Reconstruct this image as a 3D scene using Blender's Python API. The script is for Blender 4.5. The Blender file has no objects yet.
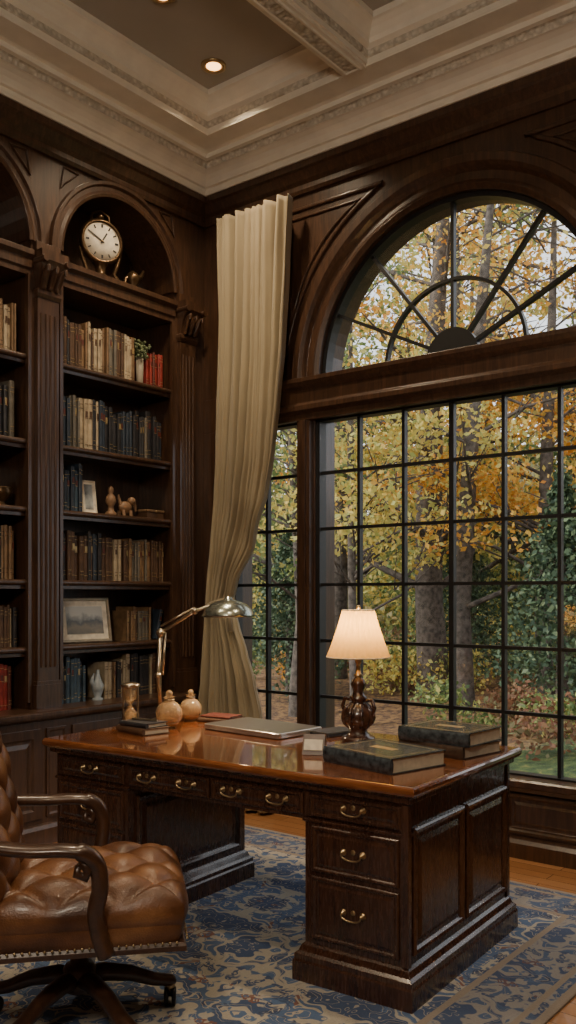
import bpy, math, random, bmesh
import numpy as np
from mathutils import Vector, Matrix
random.seed(7); np.random.seed(7)
pi=math.pi
C=bpy.context.scene.collection

# ------------------------------------------------------------------ materials
def newmat(name):
    m=bpy.data.materials.new(name); m.use_nodes=True
    nt=m.node_tree; b=nt.nodes['Principled BSDF']
    return m,nt,b
def ramp(nt,fac,stops,interp='LINEAR'):
    r=nt.nodes.new('ShaderNodeValToRGB'); cr=r.color_ramp; cr.interpolation=interp
    while len(cr.elements)<len(stops): cr.elements.new(0.5)
    for e,(p,c) in zip(cr.elements,stops):
        e.position=p; e.color=(*c,1)
    nt.links.new(fac,r.inputs[0]); return r.outputs[0]
def math_(nt,op,a,b=None,c=None):
    n=nt.nodes.new('ShaderNodeMath'); n.operation=op
    for i,v in enumerate((a,b,c)):
        if v is None: continue
        if isinstance(v,(int,float)): n.inputs[i].default_value=v
        else: nt.links.new(v,n.inputs[i])
    return n.outputs[0]
def coords(nt,scale=(1,1,1),kind='Object'):
    t=nt.nodes.new('ShaderNodeTexCoord'); mp=nt.nodes.new('ShaderNodeMapping')
    mp.inputs['Scale'].default_value=scale
    nt.links.new(t.outputs[kind],mp.inputs[0]); return mp.outputs[0]
def noise(nt,vec,scale,detail=4,dist=0.0,rough=.5):
    n=nt.nodes.new('ShaderNodeTexNoise'); n.inputs['Scale'].default_value=scale
    n.inputs['Detail'].default_value=detail; n.inputs['Distortion'].default_value=dist
    n.inputs['Roughness'].default_value=rough
    nt.links.new(vec,n.inputs['Vector']); return n.outputs['Fac']
def bump(nt,b,h,strength=.2,dist=.01):
    n=nt.nodes.new('ShaderNodeBump'); n.inputs['Strength'].default_value=strength
    n.inputs['Distance'].default_value=dist
    nt.links.new(h,n.inputs['Height']); nt.links.new(n.outputs[0],b.inputs['Normal'])
def mixc(nt,f,a,b):
    n=nt.nodes.new('ShaderNodeMix'); n.data_type='RGBA'
    if isinstance(f,(int,float)): n.inputs[0].default_value=f
    else: nt.links.new(f,n.inputs[0])
    for i,v in ((6,a),(7,b)):
        if isinstance(v,tuple): n.inputs[i].default_value=(*v,1)
        else: nt.links.new(v,n.inputs[i])
    return n.outputs[2]
def plain(name,col,rough=.5,metal=0,var=.15,scale=30,coat=0,bmp=0,trans=0,emit=None,es=0):
    m,nt,b=newmat(name)
    v=coords(nt); f=noise(nt,v,scale,4)
    lo=tuple(c*(1-var) for c in col); hi=tuple(min(1,c*(1+var)) for c in col)
    nt.links.new(ramp(nt,f,[(.3,lo),(.7,hi)]),b.inputs['Base Color'])
    b.inputs['Roughness'].default_value=rough; b.inputs['Metallic'].default_value=metal
    b.inputs['Coat Weight'].default_value=coat
    b.inputs['Transmission Weight'].default_value=trans
    if bmp: bump(nt,b,f,bmp,.004)
    if emit:
        b.inputs['Emission Color'].default_value=(*emit,1); b.inputs['Emission Strength'].default_value=es
    return m
def wood(name,c1,c2,c3,scale=(14,14,1.2),rough=.35,coat=.2,bmp=.06,cr=.15):
    m,nt,b=newmat(name)
    v=coords(nt,scale)
    f=noise(nt,v,2.2,8,1.2,.6); g=noise(nt,coords(nt,tuple(s*6 for s in scale)),3,3)
    h=math_(nt,'MULTIPLY_ADD',g,.25,math_(nt,'MULTIPLY',f,.8))
    nt.links.new(ramp(nt,h,[(.3,c1),(.52,c2),(.75,c3)]),b.inputs['Base Color'])
    nt.links.new(math_(nt,'MULTIPLY_ADD',g,.1,rough-.05),b.inputs['Roughness'])
    b.inputs['Coat Weight'].default_value=coat; b.inputs['Coat Roughness'].default_value=cr
    bump(nt,b,h,bmp,.002)
    return m
W_CASE=wood('dark_walnut',(.022,.0105,.006),(.055,.027,.015),(.105,.053,.028),coat=.3)
W_WALL=wood('dark_walnut_wall',(.022,.0105,.006),(.055,.027,.015),(.105,.053,.028),rough=.30,coat=.35)
W_BODY=wood('mahogany_body',(.020,.008,.005),(.050,.020,.011),(.092,.039,.020),scale=(7,7,1.0),rough=.27,coat=.5,bmp=.015,cr=.1)
W_TOP=wood('mahogany_top',(.080,.024,.009),(.175,.056,.019),(.28,.10,.033),scale=(1.2,10,10),rough=.16,coat=1,bmp=.01,cr=.04)
W_CHAIR=wood('chair_wood',(.020,.009,.005),(.048,.021,.011),(.085,.038,.019),scale=(8,8,8),rough=.30,coat=.4,bmp=.02)
PLASTER=plain('plaster_cream',(.80,.76,.66),.6,var=.06,scale=8)
CEIL=plain('ceiling_paint',(.42,.395,.35),.7,var=.05,scale=3)
def carved():
    m,nt,b=newmat('plaster_carved')
    v=coords(nt)
    vo=nt.nodes.new('ShaderNodeTexVoronoi'); vo.inputs['Scale'].default_value=36
    nt.links.new(v,vo.inputs['Vector'])
    n=noise(nt,v,50,3)
    h=math_(nt,'ADD',vo.outputs['Distance'],math_(nt,'MULTIPLY',n,.4))
    nt.links.new(ramp(nt,h,[(.2,(.78,.73,.63)),(.9,(.50,.46,.38))]),b.inputs['Base Color'])
    b.inputs['Roughness'].default_value=.6; bump(nt,b,h,.8,.016); return m
CARVED=carved()
BLACK=plain('black_iron',(.012,.012,.013),.4)
BRASS=plain('aged_brass',(.50,.38,.22),.32,1)
BRONZE=plain('bronze',(.10,.06,.03),.35,.8)
CREAM=plain('cream_paper',(.75,.68,.55),.7)
def leather():
    m,nt,b=newmat('tan_leather')
    v=coords(nt); f=noise(nt,v,7,5); w=nt.nodes.new('ShaderNodeTexVoronoi'); w.inputs['Scale'].default_value=180
    nt.links.new(v,w.inputs['Vector'])
    nt.links.new(ramp(nt,f,[(.3,(.06,.022,.009)),(.52,(.15,.060,.023)),(.72,(.26,.12,.048))]),b.inputs['Base Color'])
    b.inputs['Roughness'].default_value=.36; b.inputs['Coat Weight'].default_value=.12
    bump(nt,b,math_(nt,'ADD',w.outputs['Distance'],math_(nt,'MULTIPLY',f,1.5)),.25,.003); return m
LEATHER=leather()
def glassmat():
    m,nt,b=newmat('window_glass'); nt.nodes.remove(b)
    o=nt.nodes['Material Output']; t=nt.nodes.new('ShaderNodeBsdfTransparent'); g=nt.nodes.new('ShaderNodeBsdfGlossy')
    g.inputs['Roughness'].default_value=.02
    mx=nt.nodes.new('ShaderNodeMixShader'); mx.inputs[0].default_value=.03
    nt.links.new(t.outputs[0],mx.inputs[1]); nt.links.new(g.outputs[0],mx.inputs[2]); nt.links.new(mx.outputs[0],o.inputs[0])
    return m
GLASS=glassmat()
def curtainmat():
    m,nt,b=newmat('curtain_linen')
    v=coords(nt,(60,60,60)); f=noise(nt,v,8,3); g=noise(nt,coords(nt),2,3)
    nt.links.new(ramp(nt,g,[(.3,(.31,.25,.155)),(.7,(.40,.33,.21))]),b.inputs['Base Color'])
    b.inputs['Roughness'].default_value=.75; b.inputs['Sheen Weight'].default_value=.3
    bump(nt,b,f,.1,.002)
    tr=nt.nodes.new('ShaderNodeBsdfTranslucent'); tr.inputs[0].default_value=(.5,.42,.28,1)
    mx=nt.nodes.new('ShaderNodeMixShader'); mx.inputs[0].default_value=.12
    o=nt.nodes['Material Output']
    nt.links.new(b.outputs[0],mx.inputs[1]); nt.links.new(tr.outputs[0],mx.inputs[2]); nt.links.new(mx.outputs[0],o.inputs[0])
    return m
CURTAIN=curtainmat()
def floormat():
    m,nt,b=newmat('oak_floor')
    v=coords(nt); br=nt.nodes.new('ShaderNodeTexBrick')
    br.inputs['Scale'].default_value=1; br.inputs['Brick Width'].default_value=1.3; br.inputs['Row Height'].default_value=.09
    br.inputs['Mortar Size'].default_value=.0015; br.offset=.37
    br.inputs['Color1'].default_value=(.52,.26,.115,1); br.inputs['Color2'].default_value=(.38,.18,.072,1); br.inputs['Mortar'].default_value=(.03,.012,.006,1)
    nt.links.new(v,br.inputs['Vector'])
    g=noise(nt,coords(nt,(2,30,1)),3,6,.8)
    c=mixc(nt,math_(nt,'MULTIPLY',g,.6),br.outputs['Color'],(.18,.075,.03))
    nt.links.new(c,b.inputs['Base Color']); b.inputs['Roughness'].default_value=.25; b.inputs['Coat Weight'].default_value=.3
    return m
FLOOR=floormat()
def rugmat(hx,hy):
    m,nt,b=newmat('persian_rug_wool')
    t=nt.nodes.new('ShaderNodeTexCoord'); sp=nt.nodes.new('ShaderNodeSeparateXYZ'); nt.links.new(t.outputs['Object'],sp.inputs[0])
    ax=math_(nt,'ABSOLUTE',sp.outputs[0]); ay=math_(nt,'ABSOLUTE',sp.outputs[1])
    px=math_(nt,'PINGPONG',ax,.45); py=math_(nt,'PINGPONG',ay,.45)
    cb=nt.nodes.new('ShaderNodeCombineXYZ'); nt.links.new(px,cb.inputs[0]); nt.links.new(py,cb.inputs[1])
    def warped(scale,amt,off):
        nz=nt.nodes.new('ShaderNodeTexNoise'); nz.inputs['Scale'].default_value=scale; nz.inputs['Detail'].default_value=2; nt.links.new(cb.outputs[0],nz.inputs['Vector'])
        va=nt.nodes.new('ShaderNodeVectorMath'); va.operation='MULTIPLY_ADD'
        nt.links.new(nz.outputs['Color'],va.inputs[0]); va.inputs[1].default_value=(amt,amt,0)
        vb=nt.nodes.new('ShaderNodeVectorMath'); vb.operation='ADD'; vb.inputs[1].default_value=(off,off*.7,0); nt.links.new(cb.outputs[0],vb.inputs[0])
        nt.links.new(vb.outputs[0],va.inputs[2]); return va.outputs[0]
    v1=warped(11,.22,0); v2=warped(6,.45,3.1)
    vo=nt.nodes.new('ShaderNodeTexVoronoi'); vo.inputs['Scale'].default_value=14; nt.links.new(v1,vo.inputs['Vector'])
    sc=nt.nodes.new('ShaderNodeSeparateColor'); nt.links.new(vo.outputs['Color'],sc.inputs[0])
    blob=ramp(nt,sc.outputs[0],[(0,(.50,.45,.37)),(.22,(.03,.055,.13)),(.42,(.52,.47,.39)),(.56,(.09,.17,.33)),(.74,(.045,.085,.19)),(.9,(.22,.09,.06))],'CONSTANT')
    disc=ramp(nt,vo.outputs['Distance'],[(0,(1,1,1)),(.13,(1,1,1)),(.15,(0,0,0)),(.22,(0,0,0)),(.24,(1,1,1)),(.38,(1,1,1)),(.41,(0,0,0))])
    ground=ramp(nt,noise(nt,v2,5,2),[(0,(.02,.04,.11)),(.46,(.04,.085,.20)),(.475,(.46,.42,.35)),(.55,(.50,.46,.38)),(.565,(.07,.14,.29))],'LINEAR')
    c=mixc(nt,disc,ground,blob)
    n2=noise(nt,v2,9,1); iso=math_(nt,'PINGPONG',math_(nt,'MULTIPLY',n2,8),.5)
    vine=ramp(nt,iso,[(0,(1,1,1)),(.045,(1,1,1)),(.075,(0,0,0))])
    c=mixc(nt,vine,c,(.48,.43,.35))
    dx=math_(nt,'SUBTRACT',hx,ax); dy=math_(nt,'SUBTRACT',hy,ay); d=math_(nt,'MINIMUM',dx,dy)
    bandf=ramp(nt,d,[(0,(1,1,1)),(.03,(0,0,0)),(.06,(1,1,1)),(.085,(0,0,0)),(.30,(1,1,1)),(.325,(0,0,0))],'CONSTANT')
    infield=math_(nt,'LESS_THAN',d,.33)
    c2=mixc(nt,infield,c,mixc(nt,.40,c,(.03,.05,.12)))
    c3=mixc(nt,math_(nt,'MULTIPLY',bandf,infield),c2,(.32,.26,.20))
    fn=noise(nt,t.outputs['Object'],150,3); fade=noise(nt,t.outputs['Object'],3,4)
    c4=mixc(nt,math_(nt,'MULTIPLY',fade,.18),c3,(.22,.22,.24))
    c5=mixc(nt,math_(nt,'MULTIPLY',fn,.35),c4,(.05,.055,.08))
    nt.links.new(c5,b.inputs['Base Color']); b.inputs['Roughness'].default_value=.95
    bump(nt,b,fn,.6,.006); return m
def leafmat(name,stops,tr=.4):
    m,nt,b=newmat(name)
    g=nt.nodes.new('ShaderNodeNewGeometry')
    c=ramp(nt,g.outputs['Random Per Island'],stops)
    nt.links.new(c,b.inputs['Base Color']); b.inputs['Roughness'].default_value=.6
    t=nt.nodes.new('ShaderNodeBsdfTranslucent'); nt.links.new(c,t.inputs[0])
    mx=nt.nodes.new('ShaderNodeMixShader'); mx.inputs[0].default_value=tr
    nt.links.new(b.outputs[0],mx.inputs[1]); nt.links.new(t.outputs[0],mx.inputs[2]); nt.links.new(mx.outputs[0],nt.nodes['Material Output'].inputs[0])
    return m
L_ORANGE=leafmat('leaf_orange',[(0,(.60,.24,.04)),(.4,(.80,.42,.07)),(.75,(.88,.58,.13)),(1,(.48,.38,.10))])
L_YELLOW=leafmat('leaf_yellow',[(0,(.66,.48,.10)),(.5,(.60,.53,.16)),(.8,(.36,.40,.12)),(1,(.68,.40,.10))])
L_GREEN=leafmat('leaf_green',[(0,(.08,.14,.05)),(.5,(.19,.26,.09)),(.85,(.34,.37,.12)),(1,(.50,.42,.12))])
L_DARK=leafmat('leaf_evergreen',[(0,(.03,.06,.035)),(.6,(.07,.12,.06)),(1,(.13,.18,.08))],.15)
L_BROWN=leafmat('leaf_russet',[(0,(.16,.07,.04)),(.5,(.28,.13,.065)),(1,(.17,.17,.08))])
L_FAR=leafmat('leaf_far',[(0,(.42,.35,.17)),(.5,(.48,.43,.23)),(.8,(.26,.31,.18)),(1,(.55,.38,.16))])
BARK=plain('bark',(.095,.078,.064),.9,var=.6,scale=14,bmp=.8)

# ------------------------------------------------------------------ mesh builder
class MB:
    def __init__(s,M=None):
        s.V=[];s.F=[];s.I=[];s.S=[];s.mats=[];s.M=M or Matrix()
    def mi(s,m):
        if m not in s.mats: s.mats.append(m)
        return s.mats.index(m)
    def add(s,vs,fs,mat,smooth=False,M=None):
        T=s.M@M if M is not None else s.M
        o=len(s.V); s.V+= [tuple(T@Vector(v)) for v in vs]
        k=s.mi(mat)
        for f in fs: s.F.append([i+o for i in f]); s.I.append(k); s.S.append(smooth)
    def box(s,a,b,mat,M=None):
        x0,y0,z0=a;x1,y1,z1=b
        s.add([(x0,y0,z0),(x1,y0,z0),(x1,y1,z0),(x0,y1,z0),(x0,y0,z1),(x1,y0,z1),(x1,y1,z1),(x0,y1,z1)],
              [(0,3,2,1),(4,5,6,7),(0,1,5,4),(1,2,6,5),(2,3,7,6),(3,0,4,7)],mat,False,M)
    def loft(s,rings,mat,cu=True,cv=False,caps=False,smooth=False,M=None):
        n=len(rings[0]); vs=[p for r in rings for p in r]; fs=[]
        R=len(rings)
        for i in range(R if cv else R-1):
            j=(i+1)%R
            for k in range(n if cu else n-1):
                l=(k+1)%n
                fs.append((i*n+k,i*n+l,j*n+l,j*n+k))
        s.add(vs,fs,mat,smooth,M)
        if caps:
            s.add(rings[0],[tuple(range(n))[::-1]],mat,False,M); s.add(rings[-1],[tuple(range(n))],mat,False,M)
    def lathe(s,c,prof,mat,n=28,M=None,smooth=True,caps=True):
        rings=[]
        for r,z in prof:
            rings.append([(c[0]+r*math.cos(2*pi*k/n),c[1]+r*math.sin(2*pi*k/n),c[2]+z) for k in range(n)])
        s.loft(rings,mat,caps=caps,smooth=smooth,M=M)
    def ball(s,c,r,mat,n=14,sc=(1,1,1),M=None):
        rings=[]
        for i in range(n//2+1):
            t=-pi/2+pi*(i+.02)/(n//2+.04)
            rings.append([(c[0]+sc[0]*r*math.cos(t)*math.cos(2*pi*k/n),c[1]+sc[1]*r*math.cos(t)*math.sin(2*pi*k/n),c[2]+sc[2]*r*math.sin(t)) for k in range(n)])
        s.loft(rings,mat,caps=True,smooth=True,M=M)
    def tube(s,path,r,mat,n=10,side=None,r2=None,closed=False,M=None,smooth=True):
        P=[Vector(p) for p in path]; N=len(P); rings=[]; prev=None
        for i in range(N):
            if closed: t=(P[(i+1)%N]-P[i-1]).normalized()
            else: t=(P[min(i+1,N-1)]-P[max(i-1,0)]).normalized()
            if side is not None: a=Vector(side); 
            elif prev is None: a=Vector((0,0,1)) if abs(t.z)<.9 else Vector((1,0,0))
            else: a=prev
            a=(a-t*a.dot(t)).normalized(); b=t.cross(a); prev=a
            ra=r[i] if isinstance(r,(list,tuple)) else r
            rb=(r2[i] if isinstance(r2,(list,tuple)) else r2) if r2 is not None else ra
            rings.append([tuple(P[i]+a*ra*math.cos(2*pi*k/n)+b*rb*math.sin(2*pi*k/n)) for k in range(n)])
        s.loft(rings,mat,cv=closed,caps=not closed,smooth=smooth,M=M)
    def prism(s,pts,off,mat,M=None):
        off=Vector(off); n=len(pts); a=[tuple(p) for p in pts]; b=[tuple(Vector(p)+off) for p in pts]
        s.add(a+b,[tuple(range(n)),tuple(range(2*n-1,n-1,-1))]+[(k,(k+1)%n,n+(k+1)%n,n+k) for k in range(n)],mat,False,M)
    def panel(s,o,u,v,nn,w,h,prof,mat,mat2=None,M=None):
        o=Vector(o);u=Vector(u);v=Vector(v);nn=Vector(nn); rings=[]
        for ins,ht in prof:
            rings.append([tuple(o+u*a+v*b+nn*ht) for a,b in ((ins,ins),(w-ins,ins),(w-ins,h-ins),(ins,h-ins))])
        s.loft(rings,mat,M=M); s.add(rings[-1],[(0,1,2,3)],mat2 or mat,False,M)
    def pillow(s,w,d,h,mat,tu=0,tv=0,amp=.02,n=44,M=None,arch=0):
        g=[math.sin(pi/2*(-1+2*i/n)) for i in range(n+1)]
        top=[];bot=[]
        for b in g:
            for a in g:
                r=max(abs(a),abs(b)); e=math.sqrt(max(0,1-r**6))
                x=a*w/2*(1-.07*abs(b)**6); y=b*d/2*(1-.07*abs(a)**6)
                if arch and b>0: y+=arch*(1-a*a)*b
                z=h/2*e
                if tu:
                    U=(a*tu); Vv=(b*tv)
                    p=(abs(math.sin(pi*(U+Vv)/2))*abs(math.sin(pi*(U-Vv)/2)))**.4
                    z+=amp*(p-.6)*min(1,(1-r)*6)+ .3*h*(1-r*r)*.4
                top.append((x,y,z)); bot.append((x,y,-h/2*e))
        m=n+1; fs=[(j*m+i,j*m+i+1,(j+1)*m+i+1,(j+1)*m+i) for j in range(n) for i in range(n)]
        s.add(top,fs,mat,True,M); s.add(bot,[f[::-1] for f in fs],mat,True,M)
    def build(s,name,parent=None,bevel=0,loc=None,merge=False,recalc=True):
        me=bpy.data.meshes.new(name); me.from_pydata(s.V,[],s.F)
        for m in s.mats: me.materials.append(m)
        me.polygons.foreach_set('material_index',s.I); me.polygons.foreach_set('use_smooth',s.S)
        if recalc:
            bm=bmesh.new(); bm.from_mesh(me)
            if merge: bmesh.ops.remove_doubles(bm,verts=bm.verts,dist=1e-5)
            bmesh.ops.recalc_face_normals(bm,faces=bm.faces); bm.to_mesh(me); bm.free()
        ob=bpy.data.objects.new(name,me); C.objects.link(ob)
        if parent: ob.parent=parent
        if bevel:
            b=ob.modifiers.new('bevel','BEVEL'); b.width=bevel; b.segments=2; b.limit_method='ANGLE'; b.angle_limit=math.radians(40)
        return ob
def T(x,y,z): return Matrix.Translation((x,y,z))
def RZ(d): return Matrix.Rotation(math.radians(d),4,'Z')
def RY(d): return Matrix.Rotation(math.radians(d),4,'Y')
def RX(d): return Matrix.Rotation(math.radians(d),4,'X')
def cat(pts,n=6):
    P=[Vector(p) for p in pts]; P=[2*P[0]-P[1]]+P+[2*P[-1]-P[-2]]; out=[]
    for i in range(1,len(P)-2):
        for k in range(n):
            t=k/n; a,b,c,d=P[i-1],P[i],P[i+1],P[i+2]
            out.append(.5*((2*b)+(-a+c)*t+(2*a-5*b+4*c-d)*t*t+(-a+3*b-3*c+d)*t**3))
    out.append(P[-2]); return out
MOLD=[(0,0),(0,.012),(.008,.018),(.02,.018),(.03,.006),(.045,.002),(.05,.002),(.075,.012)]

# ------------------------------------------------------------------ room shell
X1,Y1=6.0,-6.5
o=MB(); o.box((-.5,Y1-.2,-.1),(X1+.2,.22,0),FLOOR); o.build('floor')
o=MB(); o.box((-.5,Y1-.2,0),(-.38,.22,4.6),W_WALL); o.build('wall_left')
o=MB(); o.box((X1,Y1-.2,0),(X1+.2,.22,4.6),W_WALL)
for k in range(5):
    o.panel((X1,-.3-k*1.2,.2),(0,-1,0),(0,0,1),(-1,0,0),1.0,3.6,MOLD,W_WALL)
o.build('wall_right')
o=MB(); o.box((-.5,Y1-.2,0),(X1,Y1,4.6),W_WALL)
for k in range(5):
    o.panel((.3+k*1.15,Y1,.2),(1,0,0),(0,0,1),(0,1,0),.95,3.6,MOLD,W_WALL)
o.build('wall_back')
# window wall
AX,AZ,AR=1.92,2.785,.908
GY=.04
o=MB(); TH=.22
def wb(x0,x1,z0,z1,y0=0,y1=TH,m=W_WALL): o.box((x0,y0,z0),(x1,y1,z1),m)
wb(-.38,X1,0,.42)
for a,b in ((-.38,.25),(.84,.96),(2.87,2.99),(3.61,X1)): wb(a,b,.42,2.55)
wb(-.38,X1,2.55,AZ)
N=36
arc=[(AX+AR*math.cos(pi*k/N),0,AZ+AR*math.sin(pi*k/N)) for k in range(N+1)]
half=arc[:N//2+1]
o.prism([(X1,0,AZ)]+half+[(AX,0,4.6),(X1,0,4.6)],(0,TH,0),W_WALL)
o.prism([(-.38,0,4.6),(AX,0,4.6)]+arc[N//2:]+[(-.38,0,AZ)],(0,TH,0),W_WALL)
for a,b in ((.27,.85),(1.03,1.62),(1.66,2.22),(2.26,2.85),(3.03,3.61),(3.7,4.7),(4.8,5.8)):
    o.panel((a,0,.13),(1,0,0),(0,0,1),(0,-1,0),b-a,.22,[(0,0),(0,.014),(.012,.02),(.024,.014),(.034,.002),(.05,.002),(.065,.010)],W_WALL)
o.panel((3.75,0,.5),(1,0,0),(0,0,1),(0,-1,0),.95,1.95,MOLD,W_WALL)
o.panel((4.82,0,.5),(1,0,0),(0,0,1),(0,-1,0),.95,1.95,MOLD,W_WALL)
o.build('wall_window',bevel=.003)
o=MB()
cas=[(0,0),(0,.03),(.03,.045),(.055,.03),(.10,.025),(.12,.05),(.14,.068),(.185,.068),(.195,.045),(.195,0)]
rings=[]
for dr_,ht in cas:
    rings.append([(AX+(AR+dr_)*math.cos(pi*k/48),-ht,AZ+(AR+dr_)*math.sin(pi*k/48)) for k in range(49)])
o.loft(rings,W_WALL,cu=False,smooth=False)
def bead(path,closed=True,r=.012):
    o.tube(path,r,W_WALL,n=8,side=(0,1,0),closed=closed,r2=r*1.3)
for sgn in (-1,1):
    pts=[]
    for k in range(17):
        th=math.radians(112+ (171-112)*k/16); pts.append((AX+sgn*-1.20*math.cos(th)*1,-.006,AZ+1.20*math.sin(th)))
    for z in (3.35,3.6,3.90): pts.append((AX+sgn*1.22,-.006,z))
    pts.append((AX+sgn*.8,-.006,3.90))
    bead(pts)
    c=Vector((AX+sgn*1.02,-.006,3.70))
    bead([tuple(c+(Vector(p)-c)*.72) for p in pts],r=.007)
o.loft([[(x,y,z) for y,z in ((.0,2.53),(-.05,2.53),(-.05,2.57),(-.08,2.59),(-.08,2.62),(-.06,2.64),(-.06,2.72),(-.085,2.74),(-.10,2.765),(-.10,2.79),(0,2.80))] for x in (.66,3.17)],W_WALL,caps=True)
for x in (.185,.90,2.93,3.675):
    w=.05 if x in(.90,2.93) else .055
    o.box((x-w,-.045,.42),(x+w,0,2.53),W_WALL); o.box((x-w*.5,-.06,.42),(x+w*.5,-.045,2.53),W_WALL)
for x in (.58,.65,3.18,3.25): o.box((x-.02,-.03,2.84),(x+.02,0,3.9),W_WALL)
o.build('trim_1',bevel=.003)
o=MB(); o.loft([[(x,y,z) for y,z in ((.02,.44),(-.09,.44),(-.10,.43),(-.10,.40),(-.07,.39),(-.05,.365),(0,.36),(.02,.36))] for x in (.14,3.75)],W_WALL,caps=True); o.build('trim_2')
o=MB()
o.loft([[(x,y,z) for y,z in ((0,0),(-.03,0),(-.03,.08),(-.015,.10),(-.01,.115),(0,.115))] for x in (0.02,X1)],W_WALL,caps=True); o.build('baseboard_window')
def window(name,x0,x1,z0,z1,nc,nr,y=GY):
    o=MB(); f=.03
    for a,b in (((x0,y-.03,z0),(x0+f,y+.04,z1)),((x1-f,y-.03,z0),(x1,y+.04,z1)),((x0,y-.03,z0),(x1,y+.04,z0+f)),((x0,y-.03,z1-f),(x1,y+.04,z1))): o.box(a,b,BLACK)
    for k in range(1,nc):
        x=x0+(x1-x0)*k/nc; w=.010 if k!=nc/2 or nc<4 else .015
        o.box((x-w,y-.018,z0),(x+w,y+.018,z1),BLACK)
    for k in range(1,nr):
        z=z0+(z1-z0)*k/nr; o.box((x0,y-.014,z-.0095),(x1,y+.014,z+.0095),BLACK)
    o.box((x0,y-.002,z0),(x1,y+.002,z1),GLASS)
    return o.build(name)
window('window_1',.96,2.87,.42,2.55,6,6)
window('window_2',.25,.84,.42,2.55,2,6)
window('window_3',2.99,3.61,.42,2.55,2,6)
o=MB(); y=GY
def band(r0,r1,a0=0,a1=180,d=.018,n=48):
    rr=[]
    for r,dy in ((r0,-d),(r1,-d),(r1,d),(r0,d)):
        rr.append([(AX+r*math.cos(math.radians(a0+(a1-a0)*k/n)),y+dy,AZ+r*math.sin(math.radians(a0+(a1-a0)*k/n))) for k in range(n+1)])
    o.loft(rr,BLACK,cu=False,cv=True)
band(.88,AR,d=.035); band(.435,.453); band(.0005,.165,d=.022)
o.box((AX-AR,y-.035,AZ),(AX+AR,y+.035,AZ+.035),BLACK)
for a in (26,52,90,128,154):
    M=T(AX,y,AZ)@RY(-a)
    o.box((.15,-.017,-.010),(.885,.017,.010),BLACK,M=M)
o.prism([(p[0],y-.002,p[2]) for p in arc],(0,.004,0),GLASS)
o.build('window_4')

# crown + ceiling
def rect(d,z): return [(d,-d,z),(X1-d,-d,z),(X1-d,Y1+d,z),(d,Y1+d,z)]
o=MB()
o.loft([rect(d,z) for d,z in ((0,3.99),(.02,3.99),(.03,4.01),(.03,4.04),(.05,4.06),(.075,4.11),(.09,4.12),(.09,4.16),(0,4.16))],W_CASE); o.build('trim_3')
o=MB()
o.loft([rect(d,z) for d,z in ((0,4.161),(.10,4.161),(.105,4.18),(.105,4.20),(.125,4.203),(.13,4.215),(.145,4.235),(.17,4.255),(.20,4.268),(.215,4.27))],PLASTER)
o.loft([rect(d,z) for d,z in ((.215,4.27),(.225,4.30),(.24,4.303))],CARVED)
o.loft([rect(d,z) for d,z in ((.24,4.303),(.265,4.306),(.265,4.335),(.29,4.34),(.43,4.34),(.43,4.36))],PLASTER)
o.build('trim_4')
o=MB(); o.box((-.5,Y1-.2,4.55),(X1+.2,.22,4.65),CEIL); o.build('ceiling')
bx=[1.48,2.75,4.02]; bw=.15; by=[-2.35,-4.2]
o=MB(); D=.42
for x in bx:
    o.box((x,Y1+D,4.335),(x+bw,-D,4.55),PLASTER); o.panel((x+.02,-D-.02,4.335),(0,-1,0),(1,0,0),(0,0,-1),abs(Y1)-2*D-.04,bw-.04,[(0,0),(.004,.010),(.014,.010),(.02,.004)],PLASTER,CARVED)
for yv in by: o.box((D,yv-bw,4.337),(X1-D,yv,4.55),PLASTER)
o.build('trim_5')
o=MB()
xs=[D]+sum([[x,x+bw] for x in bx],[])+[X1-D]; ys=[-D]+sum([[v,v-bw] for v in by],[])+[Y1+D]
for i in range(0,len(xs),2):
    for j in range(0,len(ys),2):
        x0,x1,yb,ya=xs[i],xs[i+1],ys[j],ys[j+1]
        def rr(d,z): return [(x0+d,ya+d,z),(x1-d,ya+d,z),(x1-d,yb-d,z),(x0+d,yb-d,z)]
        o.loft([rr(d,z) for d,z in ((0,4.35),(.012,4.35),(.012,4.38))],PLASTER)
        o.loft([rr(d,z) for d,z in ((.012,4.38),(.02,4.385),(.02,4.42))],CARVED)
        o.loft([rr(d,z) for d,z in ((.02,4.42),(.045,4.435),(.05,4.46),(.075,4.49),(.10,4.51),(.115,4.515),(.115,4.549))],PLASTER)
o.build('trim_6')
WARM=plain('lamp_glow',(1,.7,.4),.5,emit=(1,.50,.18),es=6)
def downlight(x,y,power):
    o=MB(); o.lathe((x,y,4.55),[(.075,-.002),(.075,-.012),(.058,-.016),(.050,-.006),(.050,-.002)],BRASS)
    o.lathe((x,y,4.55),[(.045,-.0075),(.045,-.0078)],WARM); o.build('recessed_downlight')
    l=bpy.data.lights.new('spot','SPOT'); l.energy=power; l.color=(1,.78,.52); l.spot_size=math.radians(125); l.spot_blend=.7; l.shadow_soft_size=.05
    lo=bpy.data.objects.new('downlight_bulb',l); lo.location=(x,y,4.52); C.objects.link(lo)
for x,y_ in ((.735,-.70),(.96,-1.33),(3.45,-1.2),(.95,-3.2),(3.45,-3.2)):
    downlight(x,y_,100)

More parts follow.
